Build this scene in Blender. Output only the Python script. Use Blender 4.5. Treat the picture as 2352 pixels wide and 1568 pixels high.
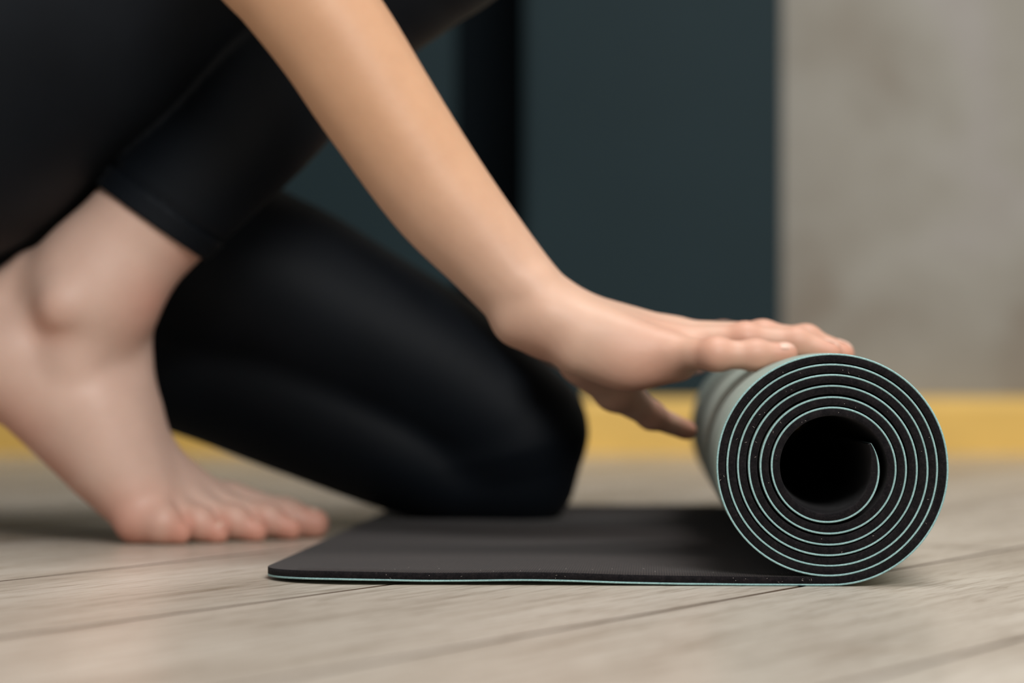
import bpy, bmesh, math, random
import numpy as np
from mathutils import Vector, Matrix

for o in list(bpy.data.objects):
    bpy.data.objects.remove(o, do_unlink=True)
scene = bpy.context.scene
col = scene.collection

# ------------------------------------------------------------------ camera, light, exposure
FPX, CX, CY, CAMZ = 7100.0, 1176.0, 784.0, 0.118
cd = bpy.data.cameras.new('camera')
cd.sensor_width = 36.0
cd.lens = FPX / 2352.0 * 36.0
cd.clip_start = 0.05
cd.dof.use_dof = True
cd.dof.focus_distance = 1.492
cd.dof.aperture_fstop = 5.0
cam = bpy.data.objects.new('camera', cd)
cam.location = (0, 0, CAMZ)
cam.rotation_euler = (math.pi / 2, 0, 0)
col.objects.link(cam)
scene.camera = cam

w = bpy.data.worlds.new('world')
scene.world = w
w.use_nodes = True
w.node_tree.nodes['Background'].inputs[0].default_value = (0.93, 0.97, 1.0, 1)
w.node_tree.nodes['Background'].inputs[1].default_value = 0.26

def area(name, loc, target, sx, sy, power, color=(1, 1, 1)):
    l = bpy.data.lights.new(name, 'AREA')
    l.shape = 'RECTANGLE'
    l.size, l.size_y, l.energy, l.color = sx, sy, power, color
    o = bpy.data.objects.new(name, l)
    o.location = loc
    o.rotation_euler = (Vector(target) - Vector(loc)).to_track_quat('-Z', 'Y').to_euler()
    col.objects.link(o)
    return o

area('ceiling_panel_light', (0.45, 1.45, 2.6), (0.1, 1.85, 0.0), 1.4, 1.0, 50, (1.0, 0.985, 0.96))
area('window_light', (0.75, -0.75, 1.75), (0.05, 1.75, 0.1), 1.0, 0.8, 58, (1.0, 0.99, 0.97))

vs = scene.view_settings
vs.view_transform = 'Standard'
vs.look = 'None'
vs.gamma = 1.0
vs.use_curve_mapping = False
vs.exposure = 0.0

# ------------------------------------------------------------------ helpers
def P(px, py, Y):
    """a point of the room seen at (px, py) in the photograph, Y metres away"""
    return np.array([(px - CX) / FPX * Y, Y, CAMZ - (py - CY) / FPX * Y])

def srgb(r, g, b):
    f = lambda c: c / 12.92 if c <= 0.04045 else ((c + 0.055) / 1.055) ** 2.4
    return (f(r / 255), f(g / 255), f(b / 255), 1)

def tag(o, label=None, cat=None, group=None, kind=None):
    for k, v in (('label', label), ('category', cat), ('group', group), ('kind', kind)):
        if v:
            o[k] = v
    return o

def empty(name, loc=(0, 0, 0)):
    o = bpy.data.objects.new(name, None)
    o.empty_display_size = 0.05
    o.location = loc
    col.objects.link(o)
    return o

def mesh_obj(name, verts, faces, mat=None, parent=None, smooth=True):
    me = bpy.data.meshes.new(name)
    me.from_pydata([tuple(map(float, v)) for v in verts], [], [tuple(map(int, f)) for f in faces])
    me.update()
    if smooth:
        me.polygons.foreach_set('use_smooth', [True] * len(me.polygons))
    if mat:
        me.materials.append(mat)
    o = bpy.data.objects.new(name, me)
    col.objects.link(o)
    if parent:
        o.parent = parent
        o.matrix_parent_inverse = Matrix.Translation(-Vector(parent.location))
    return o

def bm_obj(name, bm, mat=None, parent=None, smooth=False):
    me = bpy.data.meshes.new(name)
    bm.normal_update()
    bm.to_mesh(me)
    bm.free()
    if smooth:
        me.polygons.foreach_set('use_smooth', [True] * len(me.polygons))
    if mat:
        me.materials.append(mat)
    o = bpy.data.objects.new(name, me)
    col.objects.link(o)
    if parent:
        o.parent = parent
        o.matrix_parent_inverse = Matrix.Translation(-Vector(parent.location))
    return o

def box_bm(x0, x1, y0, y1, z0, z1, bevel=0.0):
    bm = bmesh.new()
    bmesh.ops.create_cube(bm, size=1)
    for v in bm.verts:
        v.co = Vector(((x0 + x1) / 2 + v.co.x * (x1 - x0), (y0 + y1) / 2 + v.co.y * (y1 - y0), (z0 + z1) / 2 + v.co.z * (z1 - z0)))
    if bevel:
        bmesh.ops.bevel(bm, geom=list(bm.edges), offset=bevel, segments=2, affect='EDGES')
    return bm

class NT:
    def __init__(self, name):
        self.m = bpy.data.materials.new(name)
        self.m.use_nodes = True
        self.t = self.m.node_tree
        self.b = self.t.nodes['Principled BSDF']
    def n(self, typ, **kw):
        nd = self.t.nodes.new(typ)
        for k, v in kw.items():
            setattr(nd, k, v)
        return nd
    def l(self, a, b):
        self.t.links.new(a, b)
    def noise(self, vec, scale, detail=4, rough=0.55, dist=0.0):
        nd = self.n('ShaderNodeTexNoise')
        nd.inputs['Scale'].default_value = scale
        nd.inputs['Detail'].default_value = detail
        nd.inputs['Roughness'].default_value = rough
        nd.inputs['Distortion'].default_value = dist
        self.l(vec, nd.inputs['Vector'])
        return nd.outputs['Fac']
    def ramp(self, fac, stops):
        nd = self.n('ShaderNodeValToRGB')
        e = nd.color_ramp.elements
        e[0].position, e[0].color = stops[0]
        e[1].position, e[1].color = stops[-1]
        for p, c in stops[1:-1]:
            k = e.new(p)
            k.color = c
        self.l(fac, nd.inputs['Fac'])
        return nd.outputs['Color']
    def mix(self, fac, a, b, mode='MIX'):
        nd = self.n('ShaderNodeMix', data_type='RGBA', blend_type=mode)
        for s, v in ((0, fac), (6, a), (7, b)):
            if hasattr(v, 'is_output') or isinstance(v, bpy.types.NodeSocket):
                self.l(v, nd.inputs[s])
            else:
                nd.inputs[s].default_value = v
        return nd.outputs[2]
    def math(self, op, a, b=None):
        nd = self.n('ShaderNodeMath', operation=op)
        for s, v in ((0, a), (1, b)):
            if v is None:
                continue
            if isinstance(v, bpy.types.NodeSocket):
                self.l(v, nd.inputs[s])
            else:
                nd.inputs[s].default_value = v
        return nd.outputs[0]
    def coords(self, which='Object', scale=(1, 1, 1), loc=(0, 0, 0), rot=(0, 0, 0)):
        tc = self.n('ShaderNodeTexCoord')
        mp = self.n('ShaderNodeMapping')
        mp.inputs['Scale'].default_value = scale
        mp.inputs['Location'].default_value = loc
        mp.inputs['Rotation'].default_value = rot
        self.l(tc.outputs[which], mp.inputs['Vector'])
        return mp.outputs['Vector']
    def bump(self, h, strength, dist=0.001, prev=None):
        nd = self.n('ShaderNodeBump')
        nd.inputs['Strength'].default_value = strength
        nd.inputs['Distance'].default_value = dist
        self.l(h, nd.inputs['Height'])
        if prev is not None:
            self.l(prev, nd.inputs['Normal'])
        self.l(nd.outputs['Normal'], self.b.inputs['Normal'])
        return nd.outputs['Normal']
    def base(self, c):
        if isinstance(c, bpy.types.NodeSocket):
            self.l(c, self.b.inputs['Base Color'])
        else:
            self.b.inputs['Base Color'].default_value = c
    def set(self, **kw):
        for k, v in kw.items():
            self.b.inputs[k.replace('_', ' ')].default_value = v

# ------------------------------------------------------------------ materials
def mat_wood():
    m = NT('grey_oak_laminate')
    tc = m.n('ShaderNodeTexCoord')
    oi = m.n('ShaderNodeObjectInfo')
    r = m.n('ShaderNodeCombineXYZ')
    m.l(m.math('MULTIPLY', oi.outputs['Random'], 37.0), r.inputs[0])
    m.l(m.math('MULTIPLY', oi.outputs['Random'], 11.0), r.inputs[1])
    add = m.n('ShaderNodeVectorMath', operation='ADD')
    m.l(tc.outputs['Object'], add.inputs[0]); m.l(r.outputs[0], add.inputs[1])
    def stretch(sx, sy):
        mp = m.n('ShaderNodeMapping')
        mp.inputs['Scale'].default_value = (sx, sy, 1)
        m.l(add.outputs[0], mp.inputs['Vector'])
        return mp.outputs['Vector']
    broad = m.noise(stretch(2.2, 13), 1.0, 3, 0.5, 0.6)
    grain = m.noise(stretch(7, 120), 1.0, 6, 0.65, 0.4)
    fine = m.noise(stretch(26, 620), 1.0, 3, 0.6, 0.2)
    knots = m.noise(stretch(4.2, 9.5), 1.0, 2, 0.5, 1.2)
    c = m.ramp(broad, [(0.25, srgb(172, 160, 146)), (0.45, srgb(195, 184, 171)), (0.62, srgb(205, 195, 183)), (0.8, srgb(213, 204, 193))])
    g = m.ramp(grain, [(0.32, (0.62, 0.58, 0.53, 1)), (0.5, (1, 1, 1, 1)), (0.8, (1.05, 1.04, 1.03, 1))])
    c = m.mix(0.9, c, g, 'MULTIPLY')
    f = m.ramp(fine, [(0.34, (0.56, 0.51, 0.45, 1)), (0.47, (1, 1, 1, 1))])
    c = m.mix(0.75, c, f, 'MULTIPLY')
    k = m.ramp(knots, [(0.68, (1, 1, 1, 1)), (0.8, (0.66, 0.59, 0.52, 1))])
    c = m.mix(0.9, c, k, 'MULTIPLY')
    tone = m.ramp(oi.outputs['Random'], [(0, (0.92, 0.92, 0.9, 1)), (1, (1.03, 1.02, 1.0, 1))])
    c = m.mix(1.0, c, tone, 'MULTIPLY')
    m.base(c)
    m.set(Roughness=0.27, Specular_IOR_Level=0.5)
    m.bump(fine, 0.08, 0.0003)
    return m.m

def mat_foam():
    m = NT('black_rubber_foam')
    v = m.coords()
    n1 = m.noise(v, 900, 5, 0.7)
    n2 = m.noise(v, 260, 3, 0.6)
    c = m.ramp(n1, [(0.38, srgb(17, 16, 18)), (0.6, srgb(30, 27, 29)), (0.78, srgb(66, 57, 56))])
    c = m.mix(0.35, c, m.ramp(n2, [(0.4, srgb(15, 14, 17)), (0.75, srgb(44, 39, 40))]))
    m.base(c)
    m.set(Roughness=0.95, Specular_IOR_Level=0.08, Sheen_Weight=0.05, Sheen_Roughness=0.5)
    m.bump(n1, 0.8, 0.0006)
    return m.m

def mat_foam_top():
    m = NT('black_woven_rubber_top')
    uv = m.n('ShaderNodeUVMap')
    mp = m.n('ShaderNodeMapping')
    m.l(uv.outputs[0], mp.inputs['Vector'])
    wv = m.n('ShaderNodeTexWave', wave_type='BANDS', bands_direction='X')
    wv.inputs['Scale'].default_value = 260
    wv.inputs['Distortion'].default_value = 0.6
    m.l(mp.outputs[0], wv.inputs['Vector'])
    v = m.coords()
    n1 = m.noise(v, 700, 4, 0.7)
    n3 = m.noise(v, 14, 3, 0.5)
    c = m.ramp(n1, [(0.35, srgb(36, 33, 33)), (0.6, srgb(50, 45, 44)), (0.76, srgb(92, 82, 77))])
    c = m.mix(0.3, c, m.ramp(wv.outputs['Fac'], [(0.2, srgb(28, 25, 26)), (0.8, srgb(72, 64, 60))]))
    c = m.mix(0.4, c, m.ramp(n3, [(0.35, (0.8, 0.8, 0.82, 1)), (0.7, (1.15, 1.1, 1.08, 1))]), 'MULTIPLY')
    m.base(c)
    m.set(Roughness=0.9, Specular_IOR_Level=0.15, Sheen_Weight=0.1)
    p = m.bump(wv.outputs['Fac'], 0.5, 0.0003)
    m.bump(n1, 0.4, 0.0003, p)
    return m.m

def mat_teal(name='teal_microfibre', c0=(122, 158, 158), c1=(156, 192, 190), c2=(186, 210, 206)):
    m = NT(name)
    v = m.coords()
    n1 = m.noise(v, 1100, 4, 0.7)
    n2 = m.noise(v, 60, 3, 0.5)
    c = m.ramp(n1, [(0.3, srgb(*c0)), (0.6, srgb(*c1)), (0.8, srgb(*c2))])
    c = m.mix(0.25, c, m.ramp(n2, [(0.3, (0.85, 0.85, 0.85, 1)), (0.7, (1.1, 1.1, 1.1, 1))]), 'MULTIPLY')
    m.base(c)
    m.set(Roughness=0.75, Specular_IOR_Level=0.25, Sheen_Weight=0.08)
    m.bump(n1, 0.35, 0.0003)
    return m.m

def mat_skin():
    m = NT('fair_skin')
    v = m.coords()
    n1 = m.noise(v, 45, 4, 0.6)
    n2 = m.noise(v, 420, 3, 0.6)
    a = m.n('ShaderNodeAttribute', attribute_name='flush')
    b = m.n('ShaderNodeAttribute', attribute_name='pale')
    c = m.mix(b.outputs['Fac'], srgb(206, 160, 126), srgb(212, 178, 161))
    c = m.mix(m.math('MULTIPLY', a.outputs['Fac'], 0.85), c, srgb(204, 124, 100))
    c = m.mix(0.5, c, m.ramp(n1, [(0.3, (0.9, 0.86, 0.84, 1)), (0.7, (1.05, 1.04, 1.03, 1))]), 'MULTIPLY')
    m.base(c)
    m.set(Roughness=0.5, Specular_IOR_Level=0.4, Subsurface_Weight=0.18, Subsurface_Scale=0.005)
    m.b.inputs['Subsurface Radius'].default_value = (1.0, 0.4, 0.22)
    m.bump(n2, 0.12, 0.0006)
    return m.m

def mat_cloth(name, c0, c1):
    m = NT(name)
    v = m.coords()
    n1 = m.noise(v, 1500, 3, 0.6)
    n2 = m.noise(v, 18, 3, 0.5)
    c = m.ramp(n2, [(0.3, c0), (0.75, c1)])
    m.base(c)
    m.set(Roughness=0.6, Specular_IOR_Level=0.16, Sheen_Weight=0.01)
    m.bump(n1, 0.3, 0.0002)
    return m.m

def mat_plaster():
    m = NT('mottled_grey_plaster')
    v = m.coords()
    n1 = m.noise(v, 5.2, 2, 0.45, 0.6)
    n2 = m.noise(v, 24, 6, 0.6)
    c = m.ramp(n1, [(0.28, srgb(126, 115, 102)), (0.45, srgb(146, 141, 131)), (0.6, srgb(156, 152, 143)), (0.75, srgb(162, 157, 152))])
    c = m.mix(0.2, c, m.ramp(n2, [(0.35, srgb(138, 130, 118)), (0.7, srgb(166, 162, 154))]))
    m.base(c)
    m.set(Roughness=0.85, Specular_IOR_Level=0.2)
    m.bump(n2, 0.3, 0.004)
    return m.m

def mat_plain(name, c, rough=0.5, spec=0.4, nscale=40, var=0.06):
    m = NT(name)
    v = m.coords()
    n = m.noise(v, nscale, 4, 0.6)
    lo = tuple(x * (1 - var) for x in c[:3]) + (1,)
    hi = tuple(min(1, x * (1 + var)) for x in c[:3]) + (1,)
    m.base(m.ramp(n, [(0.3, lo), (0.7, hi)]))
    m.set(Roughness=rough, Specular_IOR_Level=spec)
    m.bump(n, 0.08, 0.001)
    return m.m

M_WOOD, M_FOAM, M_TOP, M_TEAL, M_SKIN = mat_wood(), mat_foam(), mat_foam_top(), mat_teal(), mat_skin()
M_OUTER = mat_teal('grey_green_outer', (138, 152, 142), (160, 172, 160), (176, 186, 174))  # outer face, a greyer green than the teal edge
M_LEG = mat_cloth('black_stretch_fabric', srgb(7, 12, 18), srgb(13, 18, 24))
M_TOPCLOTH = mat_cloth('black_jersey', srgb(16, 17, 20), srgb(22, 23, 26))
M_WALL = mat_plaster()
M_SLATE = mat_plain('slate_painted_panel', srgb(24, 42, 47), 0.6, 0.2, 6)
M_RECESS = mat_plain('recess_shade', srgb(8, 20, 27), 0.8, 0.2, 8)  # shade of the gap put into the colour, darker than the slate
M_YELLOW = mat_plain('yellow_painted_skirting', srgb(226, 184, 96), 0.5, 0.4, 10)
M_GROOVE = mat_plain('plank_bevel', srgb(74, 58, 45), 0.6, 0.2, 60)
M_UNDER = mat_plain('dark_underlay', srgb(60, 52, 44), 0.9, 0.1)
M_NAIL = mat_plain('nail', srgb(222, 180, 160), 0.4, 0.4, 60)
M_HAIR = mat_plain('dark_brown_hair', srgb(52, 36, 27), 0.45, 0.4, 90, 0.2)
M_LINT = mat_plain('lint', srgb(190, 180, 172), 0.9, 0.1)
M_EYE = mat_plain('eye', srgb(225, 220, 214), 0.2, 0.5)

# ------------------------------------------------------------------ setting: floor of planks
EX, EY = 0.475, 0.880          # the direction the planks run
L_PLANK, W_PLANK = 1.29, 0.18
floor = tag(empty('floor'), 'grey-beige wood laminate floor of long planks', None, None, 'structure')
def plank_mesh():
    g, c, t = 0.0003, 0.0014, 0.008
    xl, yl = L_PLANK / 2 - g, W_PLANK / 2 - g
    vs_, fs = [], []
    for x, y, z in ((xl, yl, -t), (xl, yl, -c), (xl - c, yl - c, 0)):
        vs_ += [(-x, -y, z), (x, -y, z), (x, y, z), (-x, y, z)]
    fs.append((3, 2, 1, 0))
    for k in (0, 4):
        for i in range(4):
            j = (i + 1) % 4
            fs.append((k + i, k + j, k + 4 + j, k + 4 + i))
    fs.append((8, 9, 10, 11))
    me = bpy.data.meshes.new('plank')
    me.from_pydata(vs_, [], fs)
    me.materials.append(M_WOOD)
    me.materials.append(M_GROOVE)
    for f in me.polygons:
        f.material_index = 0 if f.index == len(me.polygons) - 1 else 1
    return me
PM = plank_mesh()
rng = random.Random(11)
ang = math.atan2(EY, EX)
for n in range(-24, 18):
    q = -0.765 + 0.18 * n + 0.09
    off = rng.uniform(0, L_PLANK)
    if n == -1: off = 0.05
    if n == 0: off = 0.14
    if n == 1: off = 0.25
    for k in range(-3, 4):
        s = off + k * L_PLANK + 0.9
        # q = X*EY - Y*EX ; s = X*EX + Y*EY
        x, y = q * EY + s * EX, -q * EX + s * EY
        if not (-3.0 < x < 2.2 and -0.7 < y < 3.75):
            continue
        o = bpy.data.objects.new('plank', PM)
        o.location = (x, y, 0)
        o.rotation_euler = (0, 0, ang)
        o.parent = floor
        col.objects.link(o)
bm_obj('underlay', box_bm(-3.6, 2.9, -1.3, 4.2, -0.03, -0.0085), M_UNDER, floor)

# ------------------------------------------------------------------ setting: back wall
YW = 3.27
XE = (1797 - CX) / FPX * 3.24
tag(bm_obj('wall_back', box_bm(XE - 0.02, 2.4, YW + 0.012, YW + 0.3, 0.0, 2.7), M_WALL), 'mottled grey plaster wall behind the rolled mat', None, None, 'structure')
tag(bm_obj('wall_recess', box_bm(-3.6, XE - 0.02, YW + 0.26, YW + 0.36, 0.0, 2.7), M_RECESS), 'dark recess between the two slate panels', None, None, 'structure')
xa, xb = (1045 - CX) / FPX * 3.24, (1205 - CX) / FPX * 3.24
tag(bm_obj('trim_1', box_bm(xb, XE, YW - 0.03, YW + 0.20, 0.05, 2.7, 0.006), M_SLATE), 'dark slate wall panel next to the grey plaster', None, None, 'structure')
tag(bm_obj('trim_2', box_bm(-3.6, xa, YW - 0.03, YW + 0.20, 0.05, 2.7, 0.006), M_SLATE), 'dark slate wall panel behind the kneeling person', None, None, 'structure')
def skirting():
    prof = [(YW + 0.012, 0.0), (YW - 0.045, 0.0), (YW - 0.045, 0.050), (YW - 0.041, 0.056), (YW - 0.033, 0.059), (YW + 0.012, 0.059)]
    v = [(x, y, z) for x in (-3.6, 2.4) for y, z in prof]
    n = len(prof)
    f = [tuple(range(n)), tuple(range(2 * n - 1, n - 1, -1))] + [(i, n + i, n + (i + 1) % n, (i + 1) % n) for i in range(n)]
    return mesh_obj('baseboard_back', v, f, M_YELLOW, None, False)
tag(skirting(), 'yellow painted baseboard along the back wall', None, None, 'structure')

# ------------------------------------------------------------------ the rolled mat
TANP = 278.0 / FPX
PH = math.atan(TANP)
U = np.array([math.sin(PH), math.cos(PH), 0.0])       # along the roll, away from the camera
V = np.array([-math.cos(PH), math.sin(PH), 0.0])      # along the unrolled part, to the left
Z = np.array([0.0, 0.0, 1.0])
Y1 = 1.49
ZP = Y1 / FPX / 2.8                                   # one sample of the radius table in metres
MO = np.array([(1908.6 - CX) / FPX * Y1, Y1, 0.0])
W_MAT, L_FLAT, R_COR, TH, TEAL = 0.66, 0.2735, 0.05, 0.0044, 0.0010
RT = [765, 754, 731, 737, 705, 687, 665, 672, 643, 625, 598, 604, 575, 557, 528, 533, 507, 487, 455, 459, 435, 421, 388, 387, 360, 312, 286]
ZC = RT[0] * ZP
def rad(t):
    """outer radius after t turns, Catmull-Rom through the table"""
    x = min(max(t * 4, 0.0), len(RT) - 1.001)
    i = int(x); f = x - i
    g = lambda k: RT[min(max(k, 0), len(RT) - 1)]
    p0, p1, p2, p3 = g(i - 1), g(i), g(i + 1), g(i + 2)
    return ZP * 0.5 * (2 * p1 + (p2 - p0) * f + (2 * p0 - 5 * p1 + 4 * p2 - p3) * f * f + (3 * p1 - p0 - 3 * p2 + p3) * f ** 3)
path = []
NF = 70
for i in range(NF):
    f = i / NF
    path.append((L_FLAT * (1 - f) ** 1.0, 0.0))
ends = [L_FLAT - R_COR * (1 - math.cos(a)) for a in np.linspace(0, math.pi / 2, 14)]
path = sorted(set([p for p in path if p[0] < L_FLAT - R_COR - 0.002] + [(e, 0.0) for e in ends]), reverse=True)
TEND = 6.335
SHRINK = 0.62
NS = 620
for i in range(1, NS + 1):
    t = TEND * i / NS
    r = rad(t)
    a = 2 * math.pi * t
    path.append((-r * math.sin(a), ZC - r * math.cos(a)))
path = np.array(path)
tan = np.gradient(path, axis=0)
tan /= np.linalg.norm(tan, axis=1)[:, None]
nor = np.stack([-tan[:, 1], tan[:, 0]], 1)            # candidate inward normal
nor[np.abs(path[:, 1]) < 1e-9] = (0, 1)
cen = np.array([0.0, ZC])
flip = ((cen - path) * nor).sum(1) < 0
nor[flip] *= -1
sm = lambda x, a, b: np.clip((x - a) / (b - a), 0, 1) ** 2 * (3 - 2 * np.clip((x - a) / (b - a), 0, 1))
arc = np.concatenate([[0], np.cumsum(np.linalg.norm(np.diff(path, axis=0), axis=1))])

def lift(v, u):
    return 0.0017 * sm(v, 0.03, 0.16) * math.exp(-max(u, 0) / 0.16) * (1 + 0.18 * math.sin(v * 60))

def strip(name, o0, o1, parent, mat_side, mat_top=None, mat_low=None):
    """one layer of the mat between offsets o0 and o1 above the lower face"""
    b = 0.00035
    nu = 26
    us = np.concatenate([[0.0, 0.0, b], np.linspace(0.012, 0.988, nu) * W_MAT, [W_MAT - b, W_MAT, W_MAT]])
    lo = [(0, o0 + b), (b, o0)] + [(W_MAT * k / 8, o0) for k in range(1, 8)] + [(W_MAT - b, o0), (W_MAT, o0 + b)]
    hi = [(W_MAT, o1 - b), (W_MAT - b, o1)] + [(W_MAT * k / 24, o1) for k in range(23, 0, -1)] + [(b, o1), (0, o1 - b)]
    sec = lo + hi
    ns = len(sec)
    verts, uvs = [], []
    for i, (pv, pz) in enumerate(path):
        flat = i < len(path) - NS
        cut = 0.0
        if flat and pv > L_FLAT - R_COR:
            d = R_COR - (L_FLAT - pv)
            cut = R_COR - math.sqrt(max(R_COR ** 2 - d * d, 0))
        tap = 1.0 - 0.7 * max(0.0, 1 - (arc[-1] - arc[i]) / 0.014) ** 1.5
        for (u, of) in sec:
            of = of * tap
            uu = cut + u * (W_MAT - 2 * cut) / W_MAT
            z = lift(pv, uu) if flat else 0.0
            wob = 0.00035 * math.sin(arc[i] * 55 + 1.3) * math.exp(-uu / 0.05) + (0.0002 * math.sin(arc[i] * 210) if uu < 0.01 else 0)
            if flat:
                x = pv + sm(pv, 0.03, 0.2) * (0.006 - 0.021 * uu / W_MAT)       # the mat's end is not cut quite square
                y = pz + of + z + 0.0002
            else:
                tt = TEND * (i - (len(path) - NS) + 1) / NS
                sh = 1 - SHRINK * sm(np.float64(tt), 4.5, 5.9) * uu / W_MAT         # the loose core winds tighter towards the far end
                x = (pv + nor[i, 0] * of) * sh
                y = ZC + (pz + nor[i, 1] * of - ZC) * sh + 0.0002
                y -= 0.0035 * math.exp(-((uu - 0.175) / 0.06) ** 2) * max(0.0, (y - ZC) / 0.057) ** 3   # pressed in under the hand
            p = MO + V * x + Z * y + U * (uu + wob)
            verts.append(p)
            uvs.append((arc[i], uu))
    faces = []
    n = len(path)
    for i in range(n - 1):
        for k in range(ns):
            k2 = (k + 1) % ns
            faces.append((i * ns + k, i * ns + k2, (i + 1) * ns + k2, (i + 1) * ns + k))
    faces.append(tuple(range(ns - 1, -1, -1)))
    faces.append(tuple((n - 1) * ns + k for k in range(ns)))
    o = mesh_obj(name, verts, faces, mat_side, parent, True)
    me = o.data
    uvl = me.uv_layers.new(name='UVMap')
    li = np.empty(len(me.loops), dtype=np.int32)
    me.loops.foreach_get('vertex_index', li)
    uvl.data.foreach_set('uv', np.array(uvs, dtype=np.float32)[li].ravel())
    if mat_top:
        me.materials.append(mat_top)
        a0 = len(lo) + 1
        mi = np.zeros(len(me.polygons), dtype=np.int32)
        for i in range(len(path) - NS + NS // 20):  # rolled part keeps the darker foam: shade inside the roll put in colour
            mi[i * ns + a0: i * ns + ns - 2] = 1
        me.polygons.foreach_set('material_index', mi)
    if mat_low:
        me.materials.append(mat_low)
        mi = np.zeros(len(me.polygons), dtype=np.int32)
        for i in range(n - 1):
            mi[i * ns + 1: i * ns + len(lo) - 2] = 1
        me.polygons.foreach_set('material_index', mi)
    bm = bmesh.new(); bm.from_mesh(me)
    bmesh.ops.recalc_face_normals(bm, faces=bm.faces)
    bm.to_mesh(me); bm.free()
    me.set_sharp_from_angle(angle=math.radians(50))
    return o

mat_root = empty('yoga_mat', tuple(MO))
tag(mat_root, 'black and teal yoga mat, mostly rolled up, its end lying flat on the floor', 'yoga mat')
strip('foam_layer', TEAL, TH, mat_root, M_FOAM, M_TOP)['label'] = 'black fuzzy foam inner layer'
strip('outer_layer', 0.0, TEAL, mat_root, M_TEAL, None, M_OUTER)['label'] = 'thin teal outer layer'

def lint():
    r = random.Random(3)
    bm = bmesh.new()
    for _ in range(90):
        if r.random() < 0.62:
            t = r.uniform(0, 6.2); rr = rad(t) - r.uniform(0.0014, 0.0040)
            a = 2 * math.pi * t
            c = MO + V * (-rr * math.sin(a)) + Z * (ZC - rr * math.cos(a)) + U * (-0.0002)
            d = V * r.uniform(-1, 1) + Z * r.uniform(-1, 1)
        else:
            pv = r.uniform(0.0, L_FLAT - R_COR)
            uu = r.choice([-0.0002, r.uniform(0.0005, 0.05)])
            zz = lift(pv, max(uu, 0)) + (TH + 0.0003 if uu > 0 else r.uniform(0.0015, 0.004))
            c = MO + V * pv + Z * zz + U * uu
            d = V * r.uniform(-1, 1) + U * r.uniform(-1, 1) * (uu > 0) + Z * 0.3
        d = d / (np.linalg.norm(d) + 1e-6)
        ln, wd = r.uniform(0.0002, 0.0008), r.uniform(0.00004, 0.00009)
        if r.random() < 0.3: ln, wd = 0.00017, 0.00015
        q = Vector(d).to_track_quat('X', 'Z').to_matrix().to_4x4()
        mtx = Matrix.Translation(Vector(c)) @ q @ Matrix.Diagonal((ln, wd, wd, 1))
        bmesh.ops.create_icosphere(bm, subdivisions=1, radius=1, matrix=mtx)
    o = bm_obj('lint', bm, M_LINT, mat_root, True)
    o['kind'] = 'stuff'
    o['label'] = 'pale lint specks on the black foam'
lint()

# ------------------------------------------------------------------ the person: signed distance body
def smin(a, b, k):
    h = np.clip(k - np.abs(a - b), 0, None) / k
    return np.minimum(a, b) - h * h * k * 0.25

class Prim:
    def __init__(self, a, b, ra, rb, w=None, s=1.0):
        self.a, self.b = np.asarray(a, float), np.asarray(b, float)
        self.ra, self.rb = ra, rb
        self.w = None if w is None else np.asarray(w, float) / np.linalg.norm(w)
        self.s = s
    def box(self):
        r = max(self.ra, self.rb) * max(self.s, 1.0)
        return np.minimum(self.a, self.b) - r, np.maximum(self.a, self.b) + r
    def __call__(self, p):
        q = p - self.a
        ab = self.b - self.a
        if self.w is not None:
            q = q + np.outer(q @ self.w, self.w) * (1 / self.s - 1)
            ab = ab + self.w * (ab @ self.w) * (1 / self.s - 1)
        L2 = ab @ ab
        t = np.clip((q @ ab) / L2, 0, 1) if L2 > 1e-12 else np.zeros(len(q))
        d = np.linalg.norm(q - t[:, None] * ab, axis=1)
        return d - (self.ra + (self.rb - self.ra) * t)

class Group:
    """prims blended with k; sub lists (fingers) are unioned hard between each other, then blended in"""
    def __init__(self, prims, k, fingers=(), kf=0.008, cuts=()):
        self.prims, self.k, self.fingers, self.kf, self.cuts = prims, k, fingers, kf, cuts
        allp = list(prims) + [q for f in fingers for q in f]
        self.lo = np.min([p.box()[0] for p in allp], 0)
        self.hi = np.max([p.box()[1] for p in allp], 0)
    def __call__(self, p, margin=0.04):
        out = np.full(len(p), 0.5)
        ins = np.all((p > self.lo - margin) & (p < self.hi + margin), axis=1)
        if ins.any():
            x = p[ins]
            d = None
            for q in self.prims:
                e = q(x)
                d = e if d is None else smin(d, e, self.k)
            for c, kc in self.cuts:
                d = -smin(-d, c(x), kc)
            fd = None
            for f in self.fingers:
                e = None
                for q in f:
                    g = q(x)
                    e = g if e is None else smin(e, g, 0.004)
                fd = e if fd is None else np.minimum(fd, e)
            if fd is not None:
                d = smin(d, fd, self.kf)
            out[ins] = d
        return out

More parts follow.
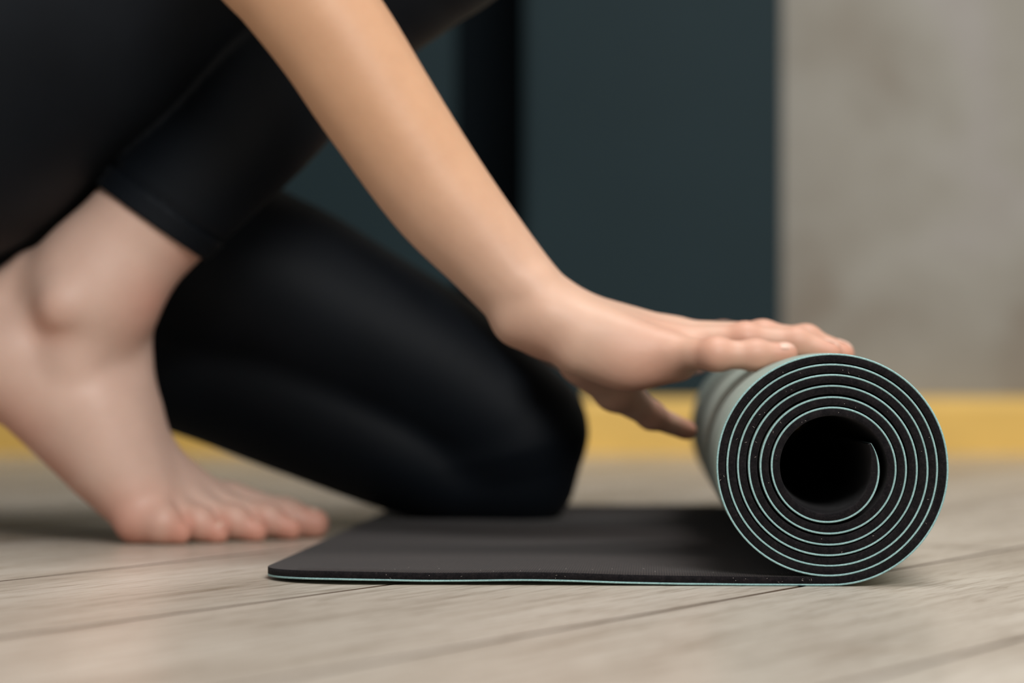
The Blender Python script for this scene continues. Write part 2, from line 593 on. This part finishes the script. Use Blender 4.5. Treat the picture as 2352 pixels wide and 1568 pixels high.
class Chain:
    """a limb: a spline through joints with a radius and a flattening at each, one smooth solid"""
    def __init__(self, pts, radii, w=None, s=None, sub=6):
        n = len(pts)
        s = [1.0] * n if s is None else s
        k = np.concatenate([np.array(pts, float), np.array(radii)[:, None], np.array(s)[:, None]], 1)
        e = np.concatenate([[2 * k[0] - k[1]], k, [2 * k[-1] - k[-2]]])
        out = []
        for i in range(n - 1):
            p0, p1, p2, p3 = e[i:i + 4]
            for f in np.arange(sub) / sub:
                out.append(0.5 * (2 * p1 + (p2 - p0) * f + (2 * p0 - 5 * p1 + 4 * p2 - p3) * f ** 2 + (3 * p1 - p0 - 3 * p2 + p3) * f ** 3))
        out.append(k[-1])
        self.segs = [Prim(a[:3], b[:3], a[3], b[3], w, (a[4] + b[4]) / 2) for a, b in zip(out[:-1], out[1:])]
    def box(self):
        return np.min([q.box()[0] for q in self.segs], 0), np.max([q.box()[1] for q in self.segs], 0)
    def __call__(self, p):
        d = self.segs[0](p)
        for q in self.segs[1:]:
            d = smin(d, q(p), 0.003)
        return d

def chain(pts, radii, w=None, s=None):
    return [Chain(pts, radii, w, s)]

def bones(pts, radii):
    return [Prim(pts[i], pts[i + 1], radii[i], radii[i + 1]) for i in range(len(pts) - 1)]
ball = lambda c, r, w=None, s=1.0: Prim(c, c, r, r, w, s)
YX = (0, 1, 0)

def union(groups, p, k=0.012):
    d = None
    for g in groups:
        e = g(p)
        d = e if d is None else smin(d, e, k)
    return d

def surface(fn, lo, hi, h, bs=8):
    """naive surface nets over a grid that is only evaluated near the surface"""
    lo, hi = np.array(lo), np.array(hi)
    nb = np.ceil((hi - lo) / (h * bs)).astype(int)
    n = nb * bs
    grid = np.full(tuple(n), 1.0, dtype=np.float32)
    bc = np.stack(np.meshgrid(*[np.arange(k) for k in nb], indexing='ij'), -1).reshape(-1, 3)
    cc = lo + (bc * bs + (bs - 1) / 2) * h
    dv = fn(cc)
    near = np.abs(dv) < h * bs * 1.25 + 0.004
    for b in bc[dv < -(h * bs * 1.25 + 0.004)]:
        grid[b[0] * bs:(b[0] + 1) * bs, b[1] * bs:(b[1] + 1) * bs, b[2] * bs:(b[2] + 1) * bs] = -1.0
    loc = np.stack(np.meshgrid(*[np.arange(bs)] * 3, indexing='ij'), -1).reshape(-1, 3)
    act = bc[near]
    for c in range(0, len(act), 400):
        bl = act[c:c + 400]
        idx = (bl[:, None, :] * bs + loc[None]).reshape(-1, 3)
        grid[idx[:, 0], idx[:, 1], idx[:, 2]] = fn(lo + idx * h)
    neg = grid < 0
    s = neg.astype(np.int8)
    cs = (s[:-1, :-1, :-1] + s[1:, :-1, :-1] + s[:-1, 1:, :-1] + s[:-1, :-1, 1:] + s[1:, 1:, :-1] + s[1:, :-1, 1:] + s[:-1, 1:, 1:] + s[1:, 1:, 1:])
    cells = np.argwhere((cs > 0) & (cs < 8))
    vid = np.full(cs.shape, -1, dtype=np.int64)
    vid[cells[:, 0], cells[:, 1], cells[:, 2]] = np.arange(len(cells))
    acc = np.zeros((len(cells), 3)); cnt = np.zeros(len(cells))
    corners = [(i, j, k) for i in (0, 1) for j in (0, 1) for k in (0, 1)]
    val = {c: grid[cells[:, 0] + c[0], cells[:, 1] + c[1], cells[:, 2] + c[2]] for c in corners}
    for c in corners:
        for ax in range(3):
            if c[ax] == 0:
                d = list(c); d[ax] = 1; d = tuple(d)
                a, b = val[c], val[d]
                m = (a < 0) != (b < 0)
                t = a[m] / (a[m] - b[m])
                pt = np.tile(np.array(c, float), (m.sum(), 1)); pt[:, ax] += t
                acc[m] += pt; cnt[m] += 1
    verts = lo + (cells + acc / cnt[:, None]) * h
    faces = []
    for ax in range(3):
        sl0 = [slice(None)] * 3; sl1 = [slice(None)] * 3
        sl0[ax] = slice(None, -1); sl1[ax] = slice(1, None)
        ch = neg[tuple(sl0)] != neg[tuple(sl1)]
        e = np.argwhere(ch)
        o1, o2 = (ax + 1) % 3, (ax + 2) % 3
        ok = (e[:, o1] > 0) & (e[:, o2] > 0) & (e[:, o1] < cs.shape[o1]) & (e[:, o2] < cs.shape[o2])
        e = e[ok]
        ins = neg[e[:, 0], e[:, 1], e[:, 2]]
        def v(a, b):
            q = e.copy(); q[:, o1] -= a; q[:, o2] -= b
            return vid[q[:, 0], q[:, 1], q[:, 2]]
        quad = np.stack([v(1, 1), v(0, 1), v(0, 0), v(1, 0)], 1)
        quad[~ins] = quad[~ins][:, ::-1]
        faces.append(quad)
    faces = np.concatenate(faces)
    for _ in range(2):                                  # pull the vertices onto the surface
        e = 0.0004
        d0 = fn(verts)
        g = np.stack([fn(verts + np.eye(3)[i] * e) - d0 for i in range(3)], 1) / e
        g2 = np.clip((g * g).sum(1), 0.25, None)
        step = np.clip(d0 / g2, -h, h)
        verts = verts - g * step[:, None] * 0.8
    return verts, faces

def np_obj(name, verts, faces, mat, parent=None):
    me = bpy.data.meshes.new(name)
    me.vertices.add(len(verts)); me.vertices.foreach_set('co', verts.astype(np.float32).ravel())
    me.loops.add(faces.size); me.loops.foreach_set('vertex_index', faces.astype(np.int32).ravel())
    me.polygons.add(len(faces))
    me.polygons.foreach_set('loop_start', np.arange(0, faces.size, 4, dtype=np.int32))
    me.polygons.foreach_set('use_smooth', [True] * len(faces))
    me.update(calc_edges=True); me.validate()
    me.materials.append(mat)
    o = bpy.data.objects.new(name, me)
    col.objects.link(o)
    if parent:
        o.parent = parent
        o.matrix_parent_inverse = Matrix.Translation(-Vector(parent.location))
    return o

# --- right arm and hand -------------------------------------------------
YA = 1.665
arm_c = [P(612, -120, 1.665), P(760, 76, YA), P(864, 237, YA), P(1002, 440, YA), P(1115, 574, YA), P(1210, 683, YA), P(1268, 738, YA)]
arm_r = [0.0340, 0.0318, 0.0304, 0.0280, 0.0238, 0.0212, 0.0205]
arm_s = [1.0, 1.0, 1.02, 1.08, 1.15, 1.25, 1.3]
R_SHO = np.array([-0.02, 1.70, 0.60])
r_arm = chain(arm_c, arm_r, YX, arm_s) + [Prim(R_SHO, arm_c[0], 0.047, 0.0345), ball(P(1228, 660, 1.650), 0.0105), ball(P(1190, 735, 1.655), 0.014)]
MCP5, MCP4, MCP3, MCP2 = P(1515, 808, 1.640), P(1530, 792, 1.660), P(1540, 780, 1.682), P(1530, 786, 1.702)
wr = P(1275, 742, 1.668)
hand = [Prim(P(1268, 738, 1.650), MCP5, 0.0185, 0.0125), Prim(P(1275, 735, 1.660), MCP4, 0.0185, 0.0118),
        Prim(P(1280, 735, 1.672), MCP3, 0.0185, 0.0122), Prim(P(1280, 742, 1.682), MCP2, 0.0170, 0.0120),
        Prim(P(1330, 800, 1.645), P(1455, 832, 1.642), 0.0150, 0.0135), Prim(P(1400, 820, 1.645), P(1545, 822, 1.648), 0.0130, 0.0100),
        Prim(P(1440, 835, 1.642), P(1562, 829, 1.646), 0.0130, 0.0098), Prim(P(1400, 815, 1.675), P(1560, 822, 1.672), 0.015, 0.011),
        Prim(P(1340, 790, 1.690), P(1470, 820, 1.700), 0.016, 0.012), Prim(P(1330, 770, 1.665), P(1510, 810, 1.675), 0.018, 0.012)]
def digit(pts, r):
    out = bones(pts, r)
    for p, q in zip(pts[1:-1], r[1:-1]):
        out.append(ball(p + np.array([0, 0, 0.0006]), q * 1.05))
    return out
f5p = [MCP5 + np.array([0, 0.003, 0]), P(1644, 814, 1.622), P(1735, 816, 1.623), P(1806, 812, 1.624)]
f4p = [MCP4, P(1712, 779, 1.652), P(1830, 787, 1.652), P(1908, 810, 1.650)]
f3p = [MCP3, P(1752, 775, 1.676), P(1852, 782, 1.675), P(1936, 812, 1.674)]
f2p = [MCP2, P(1728, 784, 1.698), P(1830, 790, 1.699), P(1905, 806, 1.699)]
th_p = [P(1345, 824, 1.695), P(1415, 893, 1.712), P(1496, 955, 1.728), P(1578, 988, 1.744)]
r_fingers = [digit(f5p, [0.0095, 0.0080, 0.0073, 0.0061]), digit(f4p, [0.011, 0.0080, 0.0072, 0.0062]),
             digit(f3p, [0.011, 0.0082, 0.0074, 0.0063]), digit(f2p, [0.011, 0.0081, 0.0073, 0.0062]),
             digit(th_p, [0.0155, 0.0118, 0.0070, 0.0056])]
G_RHAND = Group(r_arm + hand, 0.008, r_fingers, 0.007)

# --- left arm and hand (behind the right one) -----------------------------
L_SHO = np.array([-0.02, 2.06, 0.60])
l_arm_c = [P(640, -70, 1.98), P(850, 235, 1.97), P(1010, 440, 1.96), P(1130, 590, 1.95), P(1215, 690, 1.94), P(1275, 750, 1.935)]
l_arm = chain(l_arm_c, [0.036, 0.032, 0.028, 0.024, 0.0212, 0.0205], YX, [1.0, 1.0, 1.05, 1.1, 1.15, 1.2]) + [Prim(L_SHO, l_arm_c[0], 0.047, 0.038)]
LM2, LM3, LM4, LM5 = P(1490, 805, 1.895), P(1495, 795, 1.915), P(1485, 798, 1.938), P(1470, 805, 1.958)
l_hand = [Prim(P(1285, 750, 1.92), LM2, 0.018, 0.012), Prim(P(1285, 750, 1.93), LM3, 0.018, 0.012),
          Prim(P(1285, 750, 1.94), LM4, 0.018, 0.0115), Prim(P(1280, 755, 1.95), LM5, 0.017, 0.011),
          Prim(P(1310, 790, 1.90), P(1400, 845, 1.885), 0.017, 0.015), Prim(P(1300, 790, 1.945), P(1420, 815, 1.95), 0.015, 0.012)]
lf2 = [LM2, P(1640, 785, 1.888), P(1735, 783, 1.886), P(1805, 795, 1.886)]
lf3 = [LM3, P(1660, 778, 1.912), P(1760, 776, 1.911), P(1840, 797, 1.911)]
lf4 = [LM4, P(1640, 782, 1.938), P(1735, 778, 1.938), P(1812, 792, 1.938)]
lf5 = [LM5, P(1590, 795, 1.960), P(1660, 795, 1.962), P(1715, 800, 1.962)]
lth = [P(1370, 820, 1.895), P(1470, 838, 1.890), P(1545, 838, 1.886), P(1600, 832, 1.884)]
l_fingers = [digit(lf2, [0.011, 0.0086, 0.0077, 0.0062]), digit(lf3, [0.011, 0.0087, 0.0079, 0.0063]), digit(lf4, [0.011, 0.0085, 0.0077, 0.0062]),
             digit(lf5, [0.0105, 0.0079, 0.0071, 0.0058]), digit(lth, [0.0155, 0.0125, 0.0088, 0.0068])]
G_LHAND = Group(l_arm + l_hand, 0.008, l_fingers, 0.007)

# --- legs ------------------------------------------------------------------
YS = 1.815
R_KNEE = np.array([0.062, 1.80, 0.425]); R_HIP = np.array([-0.34, 1.81, 0.33])
r_shin = chain([P(215, 665, YS), P(262, 600, YS), P(348, 508, YS), P(575, 271, YS), P(808, -36, YS), R_KNEE],
               [0.0360, 0.0345, 0.0348, 0.0400, 0.0515, 0.052], YX, [0.9, 0.88, 0.9, 1, 1, 1])
G_RSHIN = Group(r_shin, 0.02)
r_thigh = [Prim(R_KNEE, R_HIP, 0.055, 0.092), ball(np.array([-0.372, 1.815, 0.312]), 0.158, YX, 0.80), Prim(P(250, 60, 1.80), P(420, -130, 1.80), 0.047, 0.043)]
G_RTHIGH = Group(r_thigh, 0.05)
YL = 1.985
L_HIP = np.array([-0.34, 1.965, 0.32])
l_thigh = chain([P(1192, 990, YL), P(985, 848, YL), P(690, 702, YL), P(400, 560, YL), L_HIP], [0.0425, 0.0480, 0.0580, 0.070, 0.095])
l_thigh += [ball(np.array([-0.372, 1.965, 0.312]), 0.150, YX, 0.80)]
G_LTHIGH = Group(l_thigh, 0.03)
l_shin = chain([P(1195, 1085, YL), P(1050, 1098, YL), P(900, 1030, YL), P(680, 925, YL), P(460, 845, YL), P(150, 775, YL), P(-60, 745, YL)],
               [0.030, 0.0275, 0.036, 0.0425, 0.042, 0.036, 0.033])
l_shin.append(Prim(P(1185, 1035, YL), P(1200, 1100, YL), 0.040, 0.026))
G_LSHIN = Group(l_shin, 0.02)
LA = P(-60, 745, YL)
G_LFOOT = Group([Prim(LA, LA + (-0.045, 0, 0.015), 0.033, 0.028), Prim(LA, LA + (-0.045, 0, -0.085), 0.034, 0.022, YX, 1.3),
                 Prim(LA + (-0.06, 0, 0.0), LA + (-0.055, 0, -0.085), 0.028, 0.020, YX, 1.3)], 0.02,
                [[Prim(LA + (-0.045, dy, -0.1), LA + (0.002 - abs(dy) * 0.3, dy, -0.119), 0.011, 0.0085)] for dy in (-0.034, -0.017, 0, 0.017, 0.036)], 0.01)

# --- right foot ------------------------------------------------------------
foot = [Prim(P(215, 665, YS), P(150, 770, 1.825), 0.0355, 0.0345, YX, 0.86),
        Prim(P(72, 640, 1.825), P(-60, 780, 1.83), 0.0165, 0.025),                    # achilles
        Prim(P(-55, 790, 1.83), P(-15, 825, 1.83), 0.034, 0.034),                     # heel
        Prim(P(40, 825, 1.825), P(232, 1050, 1.822), 0.0345, 0.0250),                 # lateral sole
        Prim(P(215, 760, 1.835), P(248, 930, 1.838), 0.0345, 0.0290, YX, 0.95),       # dorsum
        Chain([P(245, 935, 1.838), P(340, 1055, 1.846), P(462, 1145, 1.856)], [0.0280, 0.0182, 0.0132]),                # first metatarsal
        Chain([P(240, 945, 1.830), P(325, 1065, 1.834), P(415, 1158, 1.838)], [0.0275, 0.0190, 0.0138]),
        Prim(P(228, 965, 1.822), P(345, 1175, 1.815), 0.0280, 0.0155),
        Prim(P(200, 940, 1.820), P(322, 1190, 1.808), 0.0290, 0.0140),                # fifth metatarsal
        Prim(P(160, 880, 1.825), P(300, 1110, 1.825), 0.0330, 0.0240),
        ball(P(143, 702, 1.789), 0.0130), ball(P(170, 815, 1.806), 0.017),            # outer ankle bone
        Prim(P(345, 1172, 1.82), P(520, 1168, 1.86), 0.017, 0.0140)]
t5 = [P(312, 1192, 1.806), P(372, 1203, 1.800), P(412, 1222, 1.799)]
t4 = [P(385, 1178, 1.820), P(455, 1200, 1.814), P(500, 1224, 1.812)]
t3 = [P(445, 1170, 1.832), P(535, 1196, 1.828), P(588, 1220, 1.826)]
t2 = [P(490, 1165, 1.845), P(612, 1192, 1.843), P(668, 1214, 1.841)]
t1 = [P(530, 1160, 1.862), P(655, 1190, 1.862), P(722, 1202, 1.860)]
toes = [digit(t5, [0.0125, 0.0105, 0.0072]), digit(t4, [0.011, 0.0090, 0.0068]), digit(t3, [0.011, 0.0088, 0.0068]),
        digit(t2, [0.011, 0.0086, 0.0068]), digit(t1, [0.014, 0.0108, 0.0090])]
G_RFOOT = Group(foot, 0.010, toes, 0.006)

# --- trunk and head ----------------------------------------------------------
PEL, WAI, CHE, NEC = np.array([-0.345, 1.887, 0.34]), np.array([-0.22, 1.885, 0.47]), np.array([-0.08, 1.885, 0.60]), np.array([0.03, 1.885, 0.70])
HC = np.array([0.115, 1.885, 0.80])
G_TRUNK = Group([Prim(PEL, WAI, 0.115, 0.085, YX, 1.35), Prim(WAI, CHE, 0.085, 0.105, YX, 1.38), Prim(CHE, NEC, 0.095, 0.05, YX, 1.3),
                 Prim(NEC, HC + (-0.02, 0, -0.02), 0.048, 0.050), Prim(R_SHO, CHE, 0.052, 0.08), Prim(L_SHO, CHE, 0.052, 0.08)], 0.06)
FD = np.array([0.62, 0, -0.78])      # the way the face looks: down at the mat
UPD = np.array([0.78, 0, 0.62])
SD = np.array([0, 1.0, 0])
hp = lambda f, u, s: HC + FD * f + UPD * u + SD * s
G_HEAD = Group([ball(hp(-0.012, 0.025, 0), 0.086, YX, 0.86), Prim(hp(0.02, 0.0, 0), hp(0.045, -0.085, 0), 0.066, 0.030), Prim(hp(0.08, 0.015, 0), hp(0.098, -0.022, 0), 0.007, 0.012),
                Prim(hp(0.078, -0.055, -0.016), hp(0.078, -0.055, 0.016), 0.009, 0.009), Prim(hp(0.074, -0.066, -0.014), hp(0.074, -0.066, 0.014), 0.009, 0.009),
                Prim(hp(-0.005, 0.01, -0.074), hp(-0.012, -0.02, -0.074), 0.014, 0.010), Prim(hp(-0.005, 0.01, 0.074), hp(-0.012, -0.02, 0.074), 0.014, 0.010),
                Prim(hp(0.072, 0.03, -0.035), hp(0.072, 0.03, 0.035), 0.012, 0.012)], 0.016,
               cuts=[(ball(hp(0.088, 0.005, -0.032), 0.013), 0.01), (ball(hp(0.088, 0.005, 0.032), 0.013), 0.01)])

LEGS = [G_RSHIN, G_RTHIGH, G_LTHIGH, G_LSHIN]
ARMS = [G_RHAND, G_LHAND]
def legs_fn(p):
    # the two legs stay apart from each other except at the hips
    r = smin(G_RSHIN(p), G_RTHIGH(p), 0.006)
    l = smin(G_LTHIGH(p), G_LSHIN(p), 0.008)
    return np.minimum(r, l)
def body_fn(p):
    r = np.minimum(smin(G_RSHIN(p), G_RFOOT(p), 0.018), G_RTHIGH(p))
    l = np.minimum(smin(G_LSHIN(p), G_LFOOT(p), 0.018), G_LTHIGH(p))
    d = np.minimum(r, l)
    t = smin(G_TRUNK(p), G_HEAD(p), 0.012)
    d = smin(d, t, 0.01)
    for a in ARMS:
        far = p[:, 2] < 0.5
        e = a(p)
        d = np.where(far, np.minimum(d, e), smin(d, e, 0.03))
    return d

person = empty('person', (-0.1, 1.9, 0.0))
tag(person, 'kneeling barefoot person in black leggings pressing one hand on the rolled mat', 'person')
bv, bf = surface(body_fn, (-0.57, 1.58, -0.004), (0.26, 2.16, 0.93), 0.0026)
bv[:, 2] = np.maximum(bv[:, 2], 0.0006)
body = np_obj('body', bv, bf, M_SKIN, person)

def blob(spots, p):
    f = np.zeros(len(p))
    for c, r, a in spots:
        d = np.linalg.norm(p - c, axis=1)
        f = np.maximum(f, a * np.clip(1 - d / r, 0, 1) ** 1.2)
    return f
spots = []
for f in (f5p, f4p, f3p, f2p, th_p, lf2, lf3, lf4, lf5, lth):
    spots += [(f[1], 0.020, 0.75), (f[2], 0.018, 0.7), (f[3], 0.020, 0.8)]
spots += [(th_p[0], 0.03, 0.5)]
for t in (t5, t4, t3, t2, t1):
    spots += [(t[1], 0.016, 0.75), (t[2], 0.022, 1.1)]
spots += [(P(300, 1235, 1.81), 0.045, 1.0), (P(200, 1170, 1.82), 0.035, 0.8), (P(110, 1085, 1.82), 0.040, 0.8), (P(20, 1010, 1.82), 0.05, 0.8),
          (P(120, 730, 1.79), 0.022, 0.55), (P(350, 700, 1.80), 0.035, 0.5), (P(1230, 820, 1.65), 0.03, 0.4), (P(1500, 870, 1.65), 0.045, 0.8), (P(440, 600, 1.80), 0.03, 0.4)]
fl = blob(spots, bv)
pale = sm(-bv[:, 0], 0.02, 0.12) * (bv[:, 1] > 1.74)
pale = np.maximum(pale, 0.6 * sm(-bv[:, 2], -0.24, -0.12))
for nm, arr in (('flush', fl), ('pale', pale)):
    at = body.data.attributes.new(nm, 'FLOAT', 'POINT')
    at.data.foreach_set('value', arr.astype(np.float32))

# nails
def nail(name, prev, tip, up, r, w, l):
    d = tip - prev; d = d / np.linalg.norm(d)
    up = np.asarray(up, float); up = up - d * (up @ d); up /= np.linalg.norm(up)
    s = np.cross(d, up)
    c = tip - d * (r * 0.15)
    vv, ff = [], []
    nx, ny = 7, 7
    for lay in (0, 1):
        for i in range(nx):
            for j in range(ny):
                a = (i / (nx - 1) - 0.5) * 2
                b = (j / (ny - 1) - 0.5) * 2
                th_ = a * w / r * 0.8
                edge = 1 - 0.25 * a * a if b > 0 else 1 - 0.18 * a * a
                rr = r + 0.0003 - 0.0007 * lay - 0.0008 * max(0, -b - 0.6)
                vv.append(c + s * (rr * math.sin(th_)) + up * (rr * math.cos(th_) - 0.28 * max(0, b) ** 2 * r) + d * (b * l * edge))
    N = nx * ny
    for i in range(nx - 1):
        for j in range(ny - 1):
            k = i * ny + j
            ff.append((k, k + ny, k + ny + 1, k + 1))
            ff.append((N + k, N + k + 1, N + k + ny + 1, N + k + ny))
    ring = [i * ny for i in range(nx)] + [(nx - 1) * ny + j for j in range(1, ny)] + [i * ny + ny - 1 for i in range(nx - 2, -1, -1)] + [j for j in range(ny - 2, 0, -1)]
    for a, b in zip(ring, ring[1:] + ring[:1]):
        ff.append((a, N + a, N + b, b))
    o = mesh_obj(name, vv, ff, M_NAIL, None)
    o.parent = body
    o.matrix_parent_inverse = Matrix.Translation(-Vector(person.location))
    o.matrix_parent_inverse = Matrix.Identity(4)
    return o
for f, r in ((f5p, .0060), (f4p, .0065), (f3p, .0066), (f2p, .0065), (lf2, .0065), (lf3, .0066), (lf4, .0065), (lf5, .0060)):
    nail('fingernail', f[2], f[3], (0, -0.7 if f is f5p else 0, 1), r, 0.0042, 0.0050)
nail('fingernail', th_p[2], th_p[3], (-0.3, 0.9, 0.3), .0056, 0.0048, 0.0055)
nail('fingernail', lth[2], lth[3], (0, -0.4, 0.9), .0071, 0.006, 0.0065)
for t, r in ((t5, .0072), (t4, .0068), (t3, .0068), (t2, .0068), (t1, .0090)):
    nail('toenail', t[1], t[2], (0.25, -0.45 if t is t4 else 0.0, 0.8), r, 0.0042 if t is not t1 else 0.007, 0.0038 if t is not t1 else 0.006)

# leggings: a layer of cloth over the legs, ending above the ankles
def plane(c, n):
    n = np.asarray(n, float); n /= np.linalg.norm(n)
    return lambda p: (p - c) @ n
cut_r = P(347, 507, YS)
ax_r = P(562, 257, YS) - P(348, 508, YS)
cut_n = np.array([0.755, 0.0, 0.66])
cut_n = P(347 + 158, 507 - 222, YS) - cut_r                     # square to the hem seen in the photo
pl_r = plane(cut_r, cut_n)
pl_l = plane(P(60, 760, YL), np.array([1.0, 0, -0.12]))
def leg_fn(p):
    sr = pl_r(p)
    rs = np.maximum(G_RSHIN(p) - 0.0022 + 0.0016 * np.exp(-((sr - 0.0142) / 0.0016) ** 2), -sr)
    ls = np.maximum(G_LSHIN(p) - 0.0022, -pl_l(p))
    r = smin(rs, G_RTHIGH(p) - 0.0022, 0.006)
    l = smin(G_LTHIGH(p) - 0.0022, ls, 0.008)
    d = np.minimum(r, l)
    t = np.maximum(G_TRUNK(p) - 0.003, p[:, 2] + (p[:, 0] + 0.25) * 0.9 - 0.43)
    d = smin(d, t, 0.02)
    return d
lv, lf = surface(leg_fn, (-0.57, 1.63, -0.004), (0.18, 2.16, 0.60), 0.0032)
lv[:, 2] = np.where((lv[:, 0] > -0.13) & (lv[:, 1] < 2.13), np.maximum(lv[:, 2], 0.0046), np.maximum(lv[:, 2], 0.0004))
leggings = np_obj('leggings', lv, lf, M_LEG, person)
leggings['label'] = 'black ankle length leggings'
def cuff_fn(p):
    s = pl_r(p)
    d = np.maximum(G_RSHIN(p) - 0.0034, np.abs(s - 0.0060) - 0.0066)
    return d
cv, cf = surface(cuff_fn, P(347, 507, YS) - 0.062, P(347, 507, YS) + 0.062, 0.0016)
cuff = np_obj('cuff', cv, cf, M_LEG, None)
cuff.parent = leggings
cuff['label'] = 'stitched hem band above the ankle'

def top_fn(p):
    return np.maximum(G_TRUNK(p) - 0.004, np.maximum(-(p[:, 2] + (p[:, 0] + 0.25) * 0.9 - 0.42), (p[:, 0] - 0.0) + (p[:, 2] - 0.62) * 1.2 - 0.03))
tv, tf = surface(top_fn, (-0.5, 1.62, 0.28), (0.16, 2.16, 0.80), 0.005)
np_obj('sports_top', tv, tf, M_TOPCLOTH, person)['label'] = 'black close fitting top'
def hair_fn(p):
    d = ball(hp(-0.016, 0.03, 0), 0.094, YX, 0.88)(p)
    q = p - HC
    face = (q @ FD) - 0.045 + (q @ UPD) * -0.35
    low = -(q @ UPD) - 0.045 - (q @ -FD) * 0.3
    d = np.maximum(d, np.maximum(face, low))
    return smin(d, ball(hp(-0.115, 0.055, 0), 0.036)(p), 0.02)
hv, hf = surface(hair_fn, HC - 0.2, HC + 0.2, 0.005)
np_obj('hair', hv, hf, M_HAIR, person)['label'] = 'dark hair tied in a bun'
